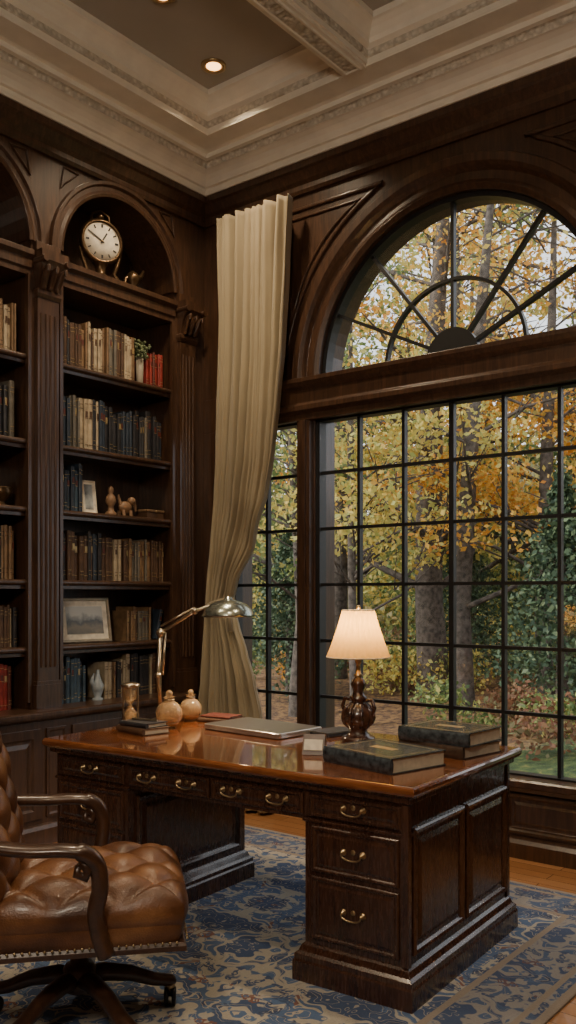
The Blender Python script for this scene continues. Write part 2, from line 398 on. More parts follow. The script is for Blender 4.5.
# ------------------------------------------------------------------ bookcase
bays=[(-1.25,-.30),(-2.40,-1.45),(-3.55,-2.60),(-4.70,-3.75),(-5.85,-4.90)]
SH=[2.81,2.32,1.93,1.51,1.12]
o=MB()
o.box((-.379,-6.49,0),(-.35,-.001,4.16),W_CASE)
pil=[(-.30,-.10)]
for a,b in bays: pil.append((a-.20,a))
for a,b in pil: o.box((-.35,a,0),(0,b,4.16),W_CASE)
o.box((-.35,-.10,0),(-.012,-.001,4.16),W_CASE); o.box((-.35,-6.49,0),(0,-6.05,4.16),W_CASE)
for a,b in pil:
    m=(a+b)/2; w=.075
    o.box((0,m-w,.80),(.03,m+w,3.16),W_CASE)
    o.box((0,m-.09,.76),(.04,m+.09,.90),W_CASE); o.box((0,m-.083,.90),(.036,m+.083,.92),W_CASE)
    for k in range(4):
        yy=m-.048+k*.032; o.tube([(.03,yy,1.0),(.03,yy,3.05)],.009,W_CASE,n=8)
    o.loft([[(0,m-ww,z),(d,m-ww,z),(d,m+ww,z),(0,m+ww,z)] for z,d,ww in ((3.14,.035,.08),(3.16,.045,.085),(3.18,.045,.085),(3.19,.035,.075),(3.24,.05,.078),(3.31,.08,.085),(3.345,.10,.09),(3.36,.10,.095),(3.40,.10,.095))],W_CASE,caps=True)
    for k in (-1,0,1):
        o.tube([(.04,m+k*.045,3.19),(.065,m+k*.05,3.24),(.09,m+k*.055,3.29),(.115,m+k*.06,3.30),(.11,m+k*.06,3.275)],[.016,.02,.018,.014,.008],W_CASE,n=8)
        o.ball((.05,m+k*.045,3.20),.016,W_CASE,n=8)
    for k in (-1,1): o.tube([(.02,m+k*.08,3.345),(.12,m+k*.08,3.345)],.02,W_CASE,n=10)
    o.box((0,m-.085,3.40),(.035,m+.085,3.46),W_CASE)
for a,b in bays:
    c=(a+b)/2; r=(b-a)/2-.012; zs=3.47
    n=24; ar=[(-.35,c+r*math.cos(pi*k/n),zs+r*math.sin(pi*k/n)) for k in range(n+1)]
    o.prism([(-.35,b,4.16)]+[(-.35,b,zs)]+ar[:n//2+1]+[(-.35,c,4.16)],(.35,0,0),W_CASE)
    o.prism([(-.35,c,4.16)]+ar[n//2:]+[(-.35,a,zs),(-.35,a,4.16)],(.35,0,0),W_CASE)
    rings=[[(ht,c+(r+d_)*math.cos(pi*k/32),zs-.01+(r+d_)*math.sin(pi*k/32)) for k in range(33)] for d_,ht in ((-.006,-.01),(-.006,.016),(.012,.024),(.03,.012),(.055,.012),(.065,.03),(.085,.03),(.09,0))]
    o.loft(rings,W_CASE,cu=False)
    for sg in (-1,1):
        pts=[(.004,c+sg*(r-.02),zs+.50)]+[(.004,c+sg*(r+.13)*math.cos(math.radians(t)),zs+(r+.13)*math.sin(math.radians(t))) for t in (56,50,44,38)]
        o.tube(pts,.007,W_CASE,n=6,closed=True,side=(1,0,0))
    o.box((-.35,a,3.27),(-.02,b,3.40),W_CASE)
    o.loft([[(x,yy,z) for x,z in ((-.02,3.26),(.0,3.26),(.0,3.29),(.012,3.30),(.012,3.35),(.035,3.37),(.035,3.40),(-.02,3.40))] for yy in (a,b)],W_CASE,caps=True)
    for z in SH:
        o.box((-.35,a,z-.035),(-.025,b,z),W_CASE); o.tube([(-.025,a,z-.0175),(-.025,b,z-.0175)],.0175,W_CASE,n=10)
        o.box((-.04,a,z-.055),(-.028,b,z-.03),W_CASE)
    for yy in (a+.012,b-.012): o.box((-.02,yy-.012,.80),(.008,yy+.012,3.27),W_CASE)
YE=-.235
o.box((-.35,-6.49,0),(.10,YE,.70),W_CASE); o.box((-.35,YE,0),(0,-.02,.76),W_CASE)
o.loft([[(x,yy,z) for x,z in ((-.35,.70),(.10,.70),(.12,.715),(.14,.72),(.145,.735),(.145,.752),(.13,.76),(-.35,.76))] for yy in (-6.49,YE)],W_CASE,caps=True)
o.loft([[(x,yy,z) for x,z in ((.10,0),(.125,0),(.125,.09),(.112,.11),(.10,.12))] for yy in (-6.49,YE)],W_CASE,caps=True)
for a,b in bays:
    for k in (0,1):
        w=(b-a)/2-.02
        y0=a+.01+k*(w+.02)
        o.panel((.10,y0,.15),(0,1,0),(0,0,1),(1,0,0),w,.51,[(0,0),(0,.014),(.05,.014),(.06,.004),(.075,.004),(.10,.014)],W_CASE)
        o.ball((.125,y0+(w-.03 if k==0 else .03),.42),.014,BRASS)
for a,b in pil[1:]: o.panel((.10,a+.03,.15),(0,1,0),(0,0,1),(1,0,0),b-a-.06,.51,[(0,0),(.0,.01),(.015,.01),(.025,.002)],W_CASE)
o.build('built_in_bookcase',bevel=.003)

# books
def bm(n,c): return plain(n,c,.5,var=.3,scale=20)
BK={'k':bm('book_black',(.025,.025,.030)),'n':bm('book_navy',(.030,.045,.07)),'b':bm('book_blue',(.05,.085,.12)),'g':bm('book_grey',(.15,.135,.11)),
 'c':bm('book_cream',(.42,.34,.23)),'t':bm('book_tan',(.22,.135,.07)),'w':bm('book_brown',(.09,.048,.027)),'r':bm('book_red',(.26,.03,.022)),'e':bm('book_green',(.05,.07,.045)),'m':bm('book_maroon',(.11,.028,.02))}
GOLD=plain('gilt',(.45,.33,.16),.45,.6)
PAGES=plain('pages',(.55,.48,.36),.8)
def book(o,M,t,h,d,key):
    m=BK[key]; c=.003
    o.box((-d,0,0),(-.004,c,h),m,M); o.box((-d,t-c,0),(-.004,t,h),m,M)
    n=5; rg=[]
    for z in (0,h):
        rg.append([(.006*math.sin(pi*k/n)-.004,t*k/n,z) for k in range(n+1)]+[(-.008,t,z),(-.008,0,z)])
    o.loft(rg,m,caps=True,M=M)
    o.box((-d+.004,c,.004),(-.008,t-c,h-.004),PAGES,M)
    rnd=random.random()
    if t>.014:
        zs=[.12,.2,.8,.88] if rnd<.5 else [.1,.62,.9]
        for z in zs:
            o.box((.0005,t*.12,h*z),(.0035,t*.88,h*z+.003),GOLD if key not in 'ct' else BK['w'],M)
        if rnd>.45: o.box((.0015,t*.22,h*.64),(.0032,t*.78,h*.76),(GOLD if rnd>.75 else BK['m']) if key not in 'c' else BK['w'],M)
def row(name,y0,y1,z,hm,hM,keys,x=-.075):
    o=MB(); y=y0
    run=0
    while y<y1-.012:
        if run<=0:
            key=random.choice(keys); h0=random.uniform(hm,hM); run=random.choice((1,1,1,2,3)); t0=random.uniform(.015,.034)
        run-=1; t=min(t0*random.uniform(.92,1.08),y1-y)
        if t<.011: break
        d=random.uniform(.15,.19)
        book(o,T(x+random.uniform(-.016,.008),y,z+.0005),t-.001,h0*random.uniform(.98,1.02),d,key); y+=t+.0006
    return o.build(name)
cols={2.81:('ttwcgwctwk',.25,.31),2.32:('kknkgkcnwk',.26,.34),1.93:('knbkn',.25,.30),1.51:('kntwcct',.26,.31),1.12:('wkcm',.2,.25),.76:('nbktwcm',.22,.28)}
for z,(k,a,b) in cols.items():
    if z==2.81: row('book_row',-1.235,-.57,z,a,b,k); row('book_row',-.475,-.32,z,.22,.24,'rrrm')
    elif z==2.32: row('book_row',-1.235,-.34,z,a,b,k)
    elif z==1.93: row('book_row',-1.235,-1.00,z,a,b,k)
    elif z==1.51: row('book_row',-1.235,-.86,z,a,b,'knkkw'); row('book_row',-.855,-.32,z,a-.01,b-.03,'twtwctcg')
    elif z==1.12: row('book_row',-.66,-.42,z,.18,.23,'wkgmt')
    elif z==.76: row('book_row',-1.235,-.98,z,a,b,'knbb'); row('book_row',-.84,-.33,z,.22,.28,'wctmckg')
    for i,(ya,yb) in enumerate(bays[1:]):
        if z==1.93 and i==0: row('book_row',ya+.02,yb-.35,z,a,b,k); continue
        kk={.76:'rrmr',2.81:'tctwt',2.32:'wkwgk'}.get(z,k)
        row('book_row',ya+.02,yb-.03-random.uniform(0,.03),z,a,b,kk)

# --- shelf ornaments
o=MB(T(-.10,-.855,3.655)@RZ(-18)@RY(90)@RZ(90))
o.lathe((0,0,-.05),[(.02,0),(.10,0),(.13,.02),(.14,.05),(.145,.07),(.135,.085),(.122,.088),(.118,.075)],BRONZE,n=40)
o.lathe((0,0,.027),[(.001,0),(.12,0),(.12,.001),(.001,.001)],CREAM,n=40)
for k in range(12):
    M=RZ(k*30)@T(.098,0,.029); o.box((-.012,-.004 if k%3 else -.006,0),(.010,.004 if k%3 else .006,.002),BLACK,M)
for ang,l,w in ((60,.062,.005),(150,.09,.0035)): o.box((-.015,-w,0),(l,w,.003),BLACK,RZ(ang)@T(0,0,.031))
o.ball((0,0,.033),.008,BRASS)
o.M=T(-.10,-.855,3.401)@RZ(-18)
o.lathe((0,0,0),[(.075,0),(.08,.015),(.06,.025),(.04,.045),(.03,.06),(.035,.10),(.05,.12)],BRONZE)
for s in (-1,1): o.tube([(0,s*.13,.0),(0,s*.12,.03),(0,s*.09,.07),(0,s*.115,.13),(0,s*.135,.2)],[.02,.016,.014,.014,.01],BRONZE)
o.tube([(0,-.06,.38),(0,-.055,.43),(0,0,.455),(0,.055,.43),(0,.06,.38)],.008,BRONZE); o.ball((0,0,.415),.022,BRONZE)
o.build('mantel_clock')
o=MB(T(-.08,-.60,3.401)); o.lathe((0,0,0),[(.05,0),(.055,.012),(.03,.03),(.025,.045),(.045,.07),(.05,.10),(.03,.125),(.012,.14)],BRONZE)
o.tube([(0,.03,.10),(.0,.07,.12),(0,.09,.16),(0,.10,.13)],[.02,.016,.012,.006],BRONZE); o.tube([(0,-.04,.09),(0,-.06,.08),(0,-.07,.04),(0,-.065,.005)],[.014,.012,.012,.016],BRONZE)
o.build('bronze_figurine')
PG=plain('plant_green',(.12,.15,.07),.6,var=.4)
TERR=plain('pot_stone',(.30,.26,.2),.7)
o=MB(T(-.10,-.522,2.811))
o.lathe((0,0,0),[(.018,0),(.022,.01),(.028,.19),(.024,.19)],TERR,n=14)
for k in range(130):
    v=Vector((random.gauss(0,1),random.gauss(0,1),random.gauss(0,1))).normalized()*random.uniform(.02,.06)
    o.ball((v.x,v.y*1.5 if v.z>0 else v.y*.7,abs(v.z)*1.4+(.23 if abs(v.y)>.025 else .18)),random.uniform(.007,.013),PG,n=6)
o.build('potted_moss')
PIC=plain('print_art',(.25,.27,.27),.5,var=.8,scale=14)
def frame(name,M,w,h,fm,pm,mat_=.03,fw=.02):
    o=MB(M)
    o.panel((0,-w/2,0),(0,1,0),(0,0,1),(1,0,0),w,h,[(0,-.012),(0,.006),(.006,.012),(fw-.004,.008),(fw,.002)],fm,CREAM)
    o.panel((.0022,-w/2+fw+mat_,fw+mat_),(0,1,0),(0,0,1),(1,0,0),w-2*(fw+mat_),h-2*(fw+mat_),[(0,0),(.003,.0008)],CREAM,pm)
    o.box((-.014,-w/2+.003,.003),(-.011,w/2-.003,h-.003),BLACK)
    o.tube([(-.014,0,h*.58),(-.085,0,.012)],.006,BLACK)
    return o.build(name)
def landmat():
    m,nt,b=newmat('landscape_print'); t=nt.nodes.new('ShaderNodeTexCoord'); sp=nt.nodes.new('ShaderNodeSeparateXYZ'); nt.links.new(t.outputs['Object'],sp.inputs[0])
    f=math_(nt,'ADD',sp.outputs[2],math_(nt,'MULTIPLY',noise(nt,t.outputs['Object'],22,4),.10))
    nt.links.new(ramp(nt,math_(nt,'SUBTRACT',f,1.1),[(.10,(.10,.09,.07)),(.17,(.25,.22,.16)),(.2,(.10,.11,.11)),(.25,(.50,.50,.46))]),b.inputs['Base Color']); b.inputs['Roughness'].default_value=.3
    return m
frame('framed_print',T(-.10,-.94,1.931)@RZ(-4)@RY(-8),.11,.21,CREAM,PIC,.010,.012)
FIG=plain('carved_wood_figure',(.26,.15,.08),.5)
o=MB(T(-.10,-.77,1.931))
o.lathe((0,0,0),[(.035,0),(.038,.015),(.02,.03),(.018,.06),(.035,.085),(.03,.12),(.012,.14),(.02,.155),(.018,.175),(.004,.19)],FIG)
o.build('carved_figurine')
o=MB(T(-.10,-.65,1.931)); 
o.ball((0,0,.06),.040,FIG,sc=(.8,1.3,1)); o.ball((0,.055,.105),.028,FIG); o.tube([(0,.072,.105),(0,.088,.07),(0,.092,.04)],[.014,.010,.006],FIG)
o.tube([(0,-.035,.075),(0,-.05,.11),(0,-.055,.14)],[.014,.01,.006],FIG)
for s in (-1,1):
    for yy in (-.03,.03): o.tube([(s*.02,yy,.04),(s*.025,yy,0)],.012,FIG)
o.build('carved_elephant_figurine')
o=MB(T(-.12,-.41,1.931)@RZ(4)); o.box((-.05,-.08,0),(.05,.08,.045),BK['w']); o.box((-.054,-.084,.045),(.054,.084,.06),BK['t']); o.ball((.054,0,.05),.008,BRASS); o.build('trinket_box',bevel=.003)
o=MB(T(-.10,-1.58,1.931)); o.lathe((0,0,0),[(.03,0),(.032,.01),(.018,.018),(.03,.03),(.055,.055),(.062,.08),(.055,.10),(.058,.105),(.054,.105),(.05,.09)],BRONZE); o.build('bronze_bowl')
frame('picture_frame',T(-.10,-.965,1.1215)@RZ(-8)@RY(-10),.37,.285,plain('silver_gilt_frame',(.45,.40,.32),.35,.8),landmat(),.03,.022)
o=MB(T(-.07,-1.215,1.121)); o.lathe((0,0,0),[(.022,0),(.025,.01),(.014,.02),(.026,.05),(.028,.08),(.022,.11),(.012,.125),(.016,.14),(.004,.155)],BRONZE)
o.build('small_urn')
o=MB(T(-.10,-.36,1.121))
book(o,T(0.02,-.035,0.0065)@RX(-12),.03,.2,.15,'n'); o.build('leaning_book')
WHT=plain('porcelain_blue_grey',(.30,.34,.36),.25)
o=MB(T(-.06,-.91,.761)); o.lathe((0,0,0),[(.035,0),(.036,.01),(.02,.02),(.035,.06),(.04,.09),(.022,.13),(.012,.17),(.010,.19)],WHT)
o.tube([(0,-.025,.08),(0,-.05,.12),(0,-.03,.17)],[.01,.014,.004],WHT); o.build('porcelain_vase')

# ------------------------------------------------------------------ rug
hx,hy=1.45,1.9
RUG=rugmat(hx,hy)
o=MB(); 
def rr2(i,z): return [(-hx+i,-hy+i,z),(hx-i,-hy+i,z),(hx-i,hy-i,z),(-hx+i,hy-i,z)]
o.loft([rr2(0,0.001),rr2(0,.008),rr2(.005,.012)],RUG,caps=True)
rg=o.build('persian_rug'); rg.location=(1.75,-2.33,0)

# ------------------------------------------------------------------ curtain
o=MB()
prof=[(3.94,.265,.885),(3.5,.255,.865),(3.0,.245,.835),(2.69,.235,.80),(2.35,.225,.755),(2.05,.215,.69),(1.75,.195,.57),(1.5,.175,.43),(1.36,.17,.375),(1.22,.155,.43),(1.05,.14,.50),(.85,.12,.57),(.65,.09,.62),(.4,.08,.66),(.02,.07,.70)]
def interp(z):
    for (za,la,ra),(zb,lb,rb) in zip(prof,prof[1:]):
        if z<=za and z>=zb:
            t=(za-z)/(za-zb); t=t*t*(3-2*t)*.35+t*.65; return la+(lb-la)*t, ra+(rb-ra)*t
    return prof[-1][1:]
nz_,nx_=110,180; rings=[]
for i in range(nz_+1):
    z=3.94-(3.94-.02)*i/nz_; l,r=interp(z)
    rowp=[]; w=r-l
    for k in range(nx_+1):
        t=k/nx_
        tt=t+.035*math.sin(5*t+1.1*z)+.02*math.sin(13*t)
        ph=2*pi*6.5*tt
        amp=(.030+.014*math.sin(z*1.7+t*9))
        yy=-.14+amp*math.sin(ph)+.012*math.sin(2.3*ph+z)+.006*math.sin(5*ph+3*z)
        g_=math.exp(-((z-1.75)/.35)**2); yy-=.018*g_*math.sin(14*z+6*t)*t
        xx=l+w*t+.3*w/8.5*.4*math.cos(ph)
        rowp.append((xx,yy,z))
    rings.append(rowp)
o.loft(rings,CURTAIN,cu=False,smooth=True)
l,r=interp(1.36)
pts=[( (l+r)/2+(r-l+.02)/2*math.cos(a),-.14+.060*math.sin(a),1.36+.03*math.cos(a)) for a in [2*pi*k/24 for k in range(24)]]
o.tube(pts,.022,CURTAIN,closed=True,side=(0,0,1),r2=.008)
o.tube([(r,-.2,1.38),(r+.03,-.2,1.30),(r+.045,-.2,1.18)],[.010,.014,.020],CURTAIN)
cu=o.build('curtain',recalc=False)
sm=cu.modifiers.new('solid','SOLIDIFY'); sm.thickness=.003

# ------------------------------------------------------------------ desk
DM=T(.978,-2.09,0.012)@RZ(3.4)
DW,DD=1.865,1.0
o=MB(DM)
def dr(i,z): return [(i,i,z),(DW-i,i,z),(DW-i,DD-i,z),(i,DD-i,z)]
o.loft([dr(i,z) for i,z in ((.05,.690),(.03,.695),(.022,.70),(.022,.715),(.008,.722),(0,.73))],W_BODY)
o.loft([dr(i,z) for i,z in ((0,.73),(-.003,.737),(-.003,.748),(0,.755),(.006,.760),(.012,.761))],W_TOP)
o.add(dr(.012,.761),[(0,1,2,3)],W_TOP)
o.add(dr(.05,.690),[(0,1,2,3)],W_BODY)
o.box((.045,.045,.585),(DW-.045,DD-.045,.6905),W_BODY)
peds=[(.045,.49,.045,.86),(DW-.045-.42,DW-.045,.045,DD-.045)]
PR=[(.035,0),(.035,.07),(.03,.078),(.03,.095),(.018,.105),(.010,.125),(0,.135)]
for x0,x1,y0,y1 in peds:
    o.box((x0,y0,.05),(x1,y1,.60),W_BODY)
    o.loft([[(x0-i,y0-i,z),(x1+i,y0-i,z),(x1+i,y1+i,z),(x0-i,y1+i,z)] for i,z in PR],W_BODY,caps=True)
    o.loft([[(x0-i,y0-i,z),(x1+i,y0-i,z),(x1+i,y1+i,z),(x0-i,y1+i,z)] for i,z in ((0,.575),(.008,.58),(.008,.588),(0,.592))],W_BODY)
DP=[(0,0),(0,.006),(.005,.011),(.012,.011),(.018,.005),(.024,.005),(.034,.009)]
def handle(cx,z,y,w=.040):
    for s in (-1,1):
        M=T(cx+s*w,y,z)@RX(90); o.lathe((0,0,0),[(.013,0),(.013,.003),(.009,.006),(.005,.016),(.002,.018)],BRASS,n=12,M=M)
    pts=[(cx+w*math.cos(a)*1.0,y-.018,z-.022*math.sin(a)**.7 if math.sin(a)>0 else z) for a in [pi*k/14 for k in range(15)]]
    o.tube(pts,.0034,BRASS,n=8)
    o.lathe((0,0,0),[(.010,0),(.010,.002),(.003,.004)],BRASS,n=10,M=T(cx,y,z+.004)@RX(90))
def drawer(x0,x1,z0,z1,hs,y=.045):
    o.panel((x0,y,z0),(1,0,0),(0,0,1),(0,-1,0),x1-x0,z1-z0,DP,W_BODY)
    for h in hs: handle(h,(z0+z1)/2+.008,y-.010)
drawer(.06,.475,.60,.683,[.27])
drawer(.50,.945,.60,.683,[.61,.83]); drawer(.955,1.395,.60,.683,[1.06,1.28])
rx0,rx1=peds[1][0]+.02,peds[1][1]-.02; rc=(rx0+rx1)/2
drawer(rx0,rx1,.60,.683,[rc])
drawer(rx0+.01,rx1-.01,.40,.568,[rc]); drawer(rx0+.01,rx1-.01,.155,.385,[rc])
drawer(.065,.47,.40,.568,[.27]); drawer(.065,.47,.155,.385,[.27])
EP=[(0,0),(0,.010),(.008,.016),(.018,.012),(.026,.002),(.04,.002),(.06,.010)]
xe=DW-.045
o.panel((xe,.075,.165),(0,1,0),(0,0,1),(1,0,0),.42,.44,EP,W_BODY); o.panel((xe,.515,.165),(0,1,0),(0,0,1),(1,0,0),.41,.44,EP,W_BODY)
o.box((xe-.02,.035,.135),(xe+.008,.06,.69),W_BODY); o.box((xe-.02,DD-.06,.135),(xe+.008,DD-.035,.69),W_BODY)
o.panel((.49,.09,.165),(0,1,0),(0,0,1),(1,0,0),.72,.38,EP,W_BODY)
o.panel((.045,.09,.165),(0,1,0),(0,0,1),(-1,0,0),.72,.38,EP,W_BODY)
for k in range(2): o.panel((rx0-.02,.1+k*.42,.165),(0,1,0),(0,0,1),(-1,0,0),.38,.38,EP,W_BODY)
o.build('executive_desk',bevel=.002)
DZ=.774
# ------------------------------------------------------------------ desk objects
def shademat():
    m,nt,b=newmat('lamp_shade_fabric')
    b.inputs['Roughness'].default_value=.8
    t=nt.nodes.new('ShaderNodeBsdfTranslucent'); t.inputs[0].default_value=(.85,.54,.17,1)
    w=noise(nt,coords(nt,(1,1,1)),60,2)
    nt.links.new(ramp(nt,w,[(.3,(.66,.46,.20)),(.7,(.74,.54,.26))]),b.inputs['Base Color'])
    mx=nt.nodes.new('ShaderNodeMixShader'); mx.inputs[0].default_value=.5
    nt.links.new(b.outputs[0],mx.inputs[1]); nt.links.new(t.outputs[0],mx.inputs[2]); nt.links.new(mx.outputs[0],nt.nodes['Material Output'].inputs[0])
    return m
SHADE=shademat()
LB=plain('lamp_carved_wood',(.05,.022,.014),.25,var=.6,scale=25,coat=.6)
LX,LY=2.15,-1.28
o=MB(T(LX,LY,DZ))
k9=.86
o.lathe((0,0,0),[(r*k9,z) for r,z in [(.085,0),(.088,.008),(.085,.018),(.07,.024),(.058,.03),(.045,.045),(.05,.055),(.068,.075),(.076,.10),(.074,.125),(.058,.15),(.04,.165),(.032,.175),(.046,.183),(.05,.193),(.034,.203),(.026,.22),(.034,.235),(.040,.25),(.034,.268),(.02,.28),(.018,.29)]],LB,n=32)
o.lathe((0,0,0),[(.018,.285),(.022,.292),(.012,.30),(.009,.34),(.014,.345),(.014,.40),(.004,.41)],BRASS,n=20)
for k in range(8):
    a=2*pi*k/8; c,s_=math.cos(a),math.sin(a)
    o.tube([(c*r*k9,s_*r*k9,z) for r,z in ((.05,.06),(.073,.08),(.080,.10),(.076,.13),(.058,.155),(.040,.168))],[.005,.008,.010,.010,.008,.005],LB,n=6)
for s_ in (-1,1):
    o.tube([(s_*.035,0,.18),(s_*.072,0,.185),(s_*.085,0,.15),(s_*.075,0,.12),(s_*.066,0,.13)],[.008,.009,.009,.008,.006],LB)
n=96; rg_=[]
for r,z in ((.140,.372),(.124,.41),(.106,.46),(.086,.52),(.070,.578)):
    rg_.append([((r+(.0028 if k%4<2 else -.0028))*math.cos(2*pi*k/n),(r+(.0028 if k%4<2 else -.0028))*math.sin(2*pi*k/n),z) for k in range(n)])
o.loft(rg_,SHADE,smooth=True)
for r,z in ((.1405,.372),(.0705,.578)): o.tube([(r*math.cos(2*pi*k/40),r*math.sin(2*pi*k/40),z) for k in range(40)],.003,CREAM,n=6,closed=True)
for k in range(3): o.tube([(.07*math.cos(k*2.094),.07*math.sin(k*2.094),.576),(0,0,.576)],.002,BRASS,n=6)
o.tube([(0,0,.40),(0,0,.573)],.003,BRASS,n=6)
o.ball((0,0,.592),.010,BRASS); o.tube([(0,0,.57),(0,0,.59)],.004,BRASS)
BULB=plain('bulb_glow',(1,.8,.5),.5,emit=(1,.6,.28),es=20)
o.ball((0,0,.455),.018,BULB,sc=(1,1,1.3))
o.build('table_lamp')
def point(name,loc,e,col,r=.03):
    l=bpy.data.lights.new(name,'POINT'); l.energy=e; l.color=col; l.shadow_soft_size=r
    ob=bpy.data.objects.new(name,l); ob.location=loc; C.objects.link(ob); return ob
point('table_lamp_bulb',(LX,LY,DZ+.50),4.6,(1,.70,.34))
STEEL=plain('brushed_steel_green',(.42,.46,.40),.22,.9,var=.08)
ABR=plain('antique_nickel',(.52,.45,.34),.28,1)
PX,PY=1.055,-1.43
o=MB(T(PX,PY,DZ))
o.lathe((0,0,0),[(.070,0),(.073,.006),(.070,.014),(.04,.022),(.02,.03),(.014,.045)],ABR)
rd=Vector((.785,.62,0))
p0=Vector((0,0,.03)); p1=Vector((-.012,-.01,.24)); p2=Vector((-.004,0,.455)); p3=rd*.17+Vector((0,0,.565)); p4=rd*.24+Vector((0,0,.59)); p5=rd*.33+Vector((0,0,.595))
o.tube([p0,p1,p2],.011,ABR); o.tube([p1+rd*.024,p2+rd*.024],.006,ABR)
o.ball(p2,.023,ABR); o.ball(p1,.018,ABR)
o.tube([p2,p3,p4,p5],.009,ABR); o.tube([p2+Vector((0,0,.034)),p3+Vector((0,0,.018))],.005,ABR); o.ball(p3,.018,ABR)
ctr=rd*.34
M=T(ctr.x,ctr.y,0)
o.lathe((0,0,.535),[(.134,0),(.133,.012),(.120,.038),(.094,.062),(.055,.08),(.025,.086),(.018,.10),(.006,.106)],STEEL,M=M,n=40)
o.ball((ctr.x,ctr.y,.56),.026,BULB)
ob=o.build('pharmacy_desk_lamp')
me=ob.data; bm_=bmesh.new(); bm_.from_mesh(me)
dl=[f for f in bm_.faces if len(f.verts)==40 and f.calc_area()>.04]; bmesh.ops.delete(bm_,geom=dl,context='FACES_ONLY'); bm_.to_mesh(me); bm_.free()
s=ob.modifiers.new('s','SOLIDIFY'); s.thickness=.002
l=bpy.data.lights.new('desk_lamp_bulb','SPOT'); l.energy=26; l.color=(1,.7,.4); l.spot_size=math.radians(130); l.spot_blend=.5; l.shadow_soft_size=.03
lo=bpy.data.objects.new('desk_lamp_spot',l); lo.location=(PX+ctr.x,PY+ctr.y,DZ+.52); C.objects.link(lo)
def flatbook(o,M,w,d,h,cov,gilt=False):
    c=.004
    o.box((-w/2,-d/2,0),(w/2,d/2,c),cov,M); o.box((-w/2,-d/2,h-c),(w/2,d/2,h),cov,M)
    o.box((-w/2+.006,-d/2+.003,c),(w/2-.006,d/2-.006,h-c),PAGES,M)
    o.tube([(-w/2,-d/2+.004,h/2),(w/2,-d/2+.004,h/2)],h/2,cov,n=12,M=M,side=(0,0,1),r2=.009)
    if gilt:
        for e in (.02,.03):
            for a,b in (((-w/2+e,-d/2+e),(w/2-e,-d/2+e+.0015)),((-w/2+e,d/2-e),(w/2-e,d/2-e+.0015)),((-w/2+e,-d/2+e),(-w/2+e+.0015,d/2-e)),((w/2-e,-d/2+e),(w/2-e+.0015,d/2-e))):
                o.box((a[0],a[1],h),(b[0],b[1],h+.0006),GOLD,M)
        o.box((-.06,-.02,h),(.06,.02,h+.0006),GOLD,M)
BIG=plain('book_leather_slate',(.045,.056,.066),.26,var=.6,scale=50,coat=.3)
BIG2=plain('book_leather_brown',(.06,.037,.025),.35,var=.4,scale=50)
o=MB(T(2.52,-1.655,DZ)@RZ(-12)); flatbook(o,Matrix(),.36,.30,.058,BIG,True); o.build('leather_album',bevel=.0015)
o=MB(T(2.59,-1.255,DZ)@RZ(-8)); flatbook(o,Matrix(),.32,.27,.048,BIG2); flatbook(o,T(0,.0,.0482)@RZ(5),.33,.27,.055,BIG,True); o.build('stacked_books',bevel=.0015)
FOL=plain('portfolio_lid',(.075,.072,.072),.30,var=.12)
SILV=plain('silver_edge',(.55,.53,.50),.28,.8,var=.05)
def rrect(w,d,r,z,n=5):
    out=[]
    for cx,cy,a0 in ((w/2-r,d/2-r,0),(-w/2+r,d/2-r,90),(-w/2+r,-d/2+r,180),(w/2-r,-d/2+r,270)):
        for k in range(n+1):
            a=math.radians(a0+90*k/n); out.append((cx+r*math.cos(a),cy+r*math.sin(a),z))
    return out
o=MB(T(1.62,-1.31,DZ)@RZ(-4))
o.loft([rrect(.49,.30,.02,0),rrect(.50,.31,.02,.004),rrect(.50,.31,.02,.015)],SILV,caps=True)
o.loft([rrect(.494,.304,.02,.015),rrect(.494,.304,.02,.0165)],BLACK)
o.loft([rrect(.50,.31,.02,.0165),rrect(.50,.31,.02,.024),rrect(.492,.302,.018,.0265)],SILV,caps=True)
o.loft([rrect(.488,.298,.017,.0266),rrect(.486,.296,.017,.0272)],FOL,caps=True)
o.build('closed_laptop')
o=MB(T(1.885,-1.17,DZ)@RZ(-10)); o.box((-.0,-.10,0),(.13,.10,.012),BK['k']); o.box((.005,-.095,.012),(.125,.095,.016),CREAM); o.box((.0,-.10,.016),(.13,.10,.019),BK['k']); o.build('notepad',bevel=.001)
o=MB(T(2.19,-1.66,DZ)@RZ(25))
CH=plain('card_holder_wood',(.16,.12,.10),.3)
o.prism([(-.045,-.035,0),(-.045,.035,0),(-.045,.03,.075),(-.045,.0,.08)],(.09,0,0),CH); o.prism([(-.038,-.030,.018),(-.038,-.012,.058),(-.038,-.014,.061),(-.038,-.033,.02)],(.076,0,0),CREAM)
o.build('card_holder',bevel=.001)
o=MB(T(1.21,-1.69,DZ)@RZ(-10)); flatbook(o,Matrix(),.22,.15,.03,BK['w']); flatbook(o,T(0,0,.0302)@RZ(8),.19,.13,.022,BK['k']); 
o.tube([(-.07,-.02,.058),(.07,.03,.058)],.005,ABR); o.build('notebook_stack')
o=MB(T(1.25,-1.19,DZ)@RZ(15)); flatbook(o,Matrix(),.20,.13,.02,BK['w']); flatbook(o,T(0,0,.0202)@RZ(-7),.18,.11,.012,BK['m']); o.build('paper_notebooks')
def ambglass():
    m,nt,b=newmat('amber_glass')
    f=noise(nt,coords(nt),40,3)
    nt.links.new(ramp(nt,f,[(.3,(.80,.56,.32)),(.7,(.95,.74,.48))]),b.inputs['Base Color']); b.inputs['Roughness'].default_value=.05; b.inputs['Transmission Weight'].default_value=.78; b.inputs['IOR'].default_value=1.4
    return m
AMB=ambglass()
HON=plain('amber_spirit',(.38,.16,.05),.1,coat=.5)
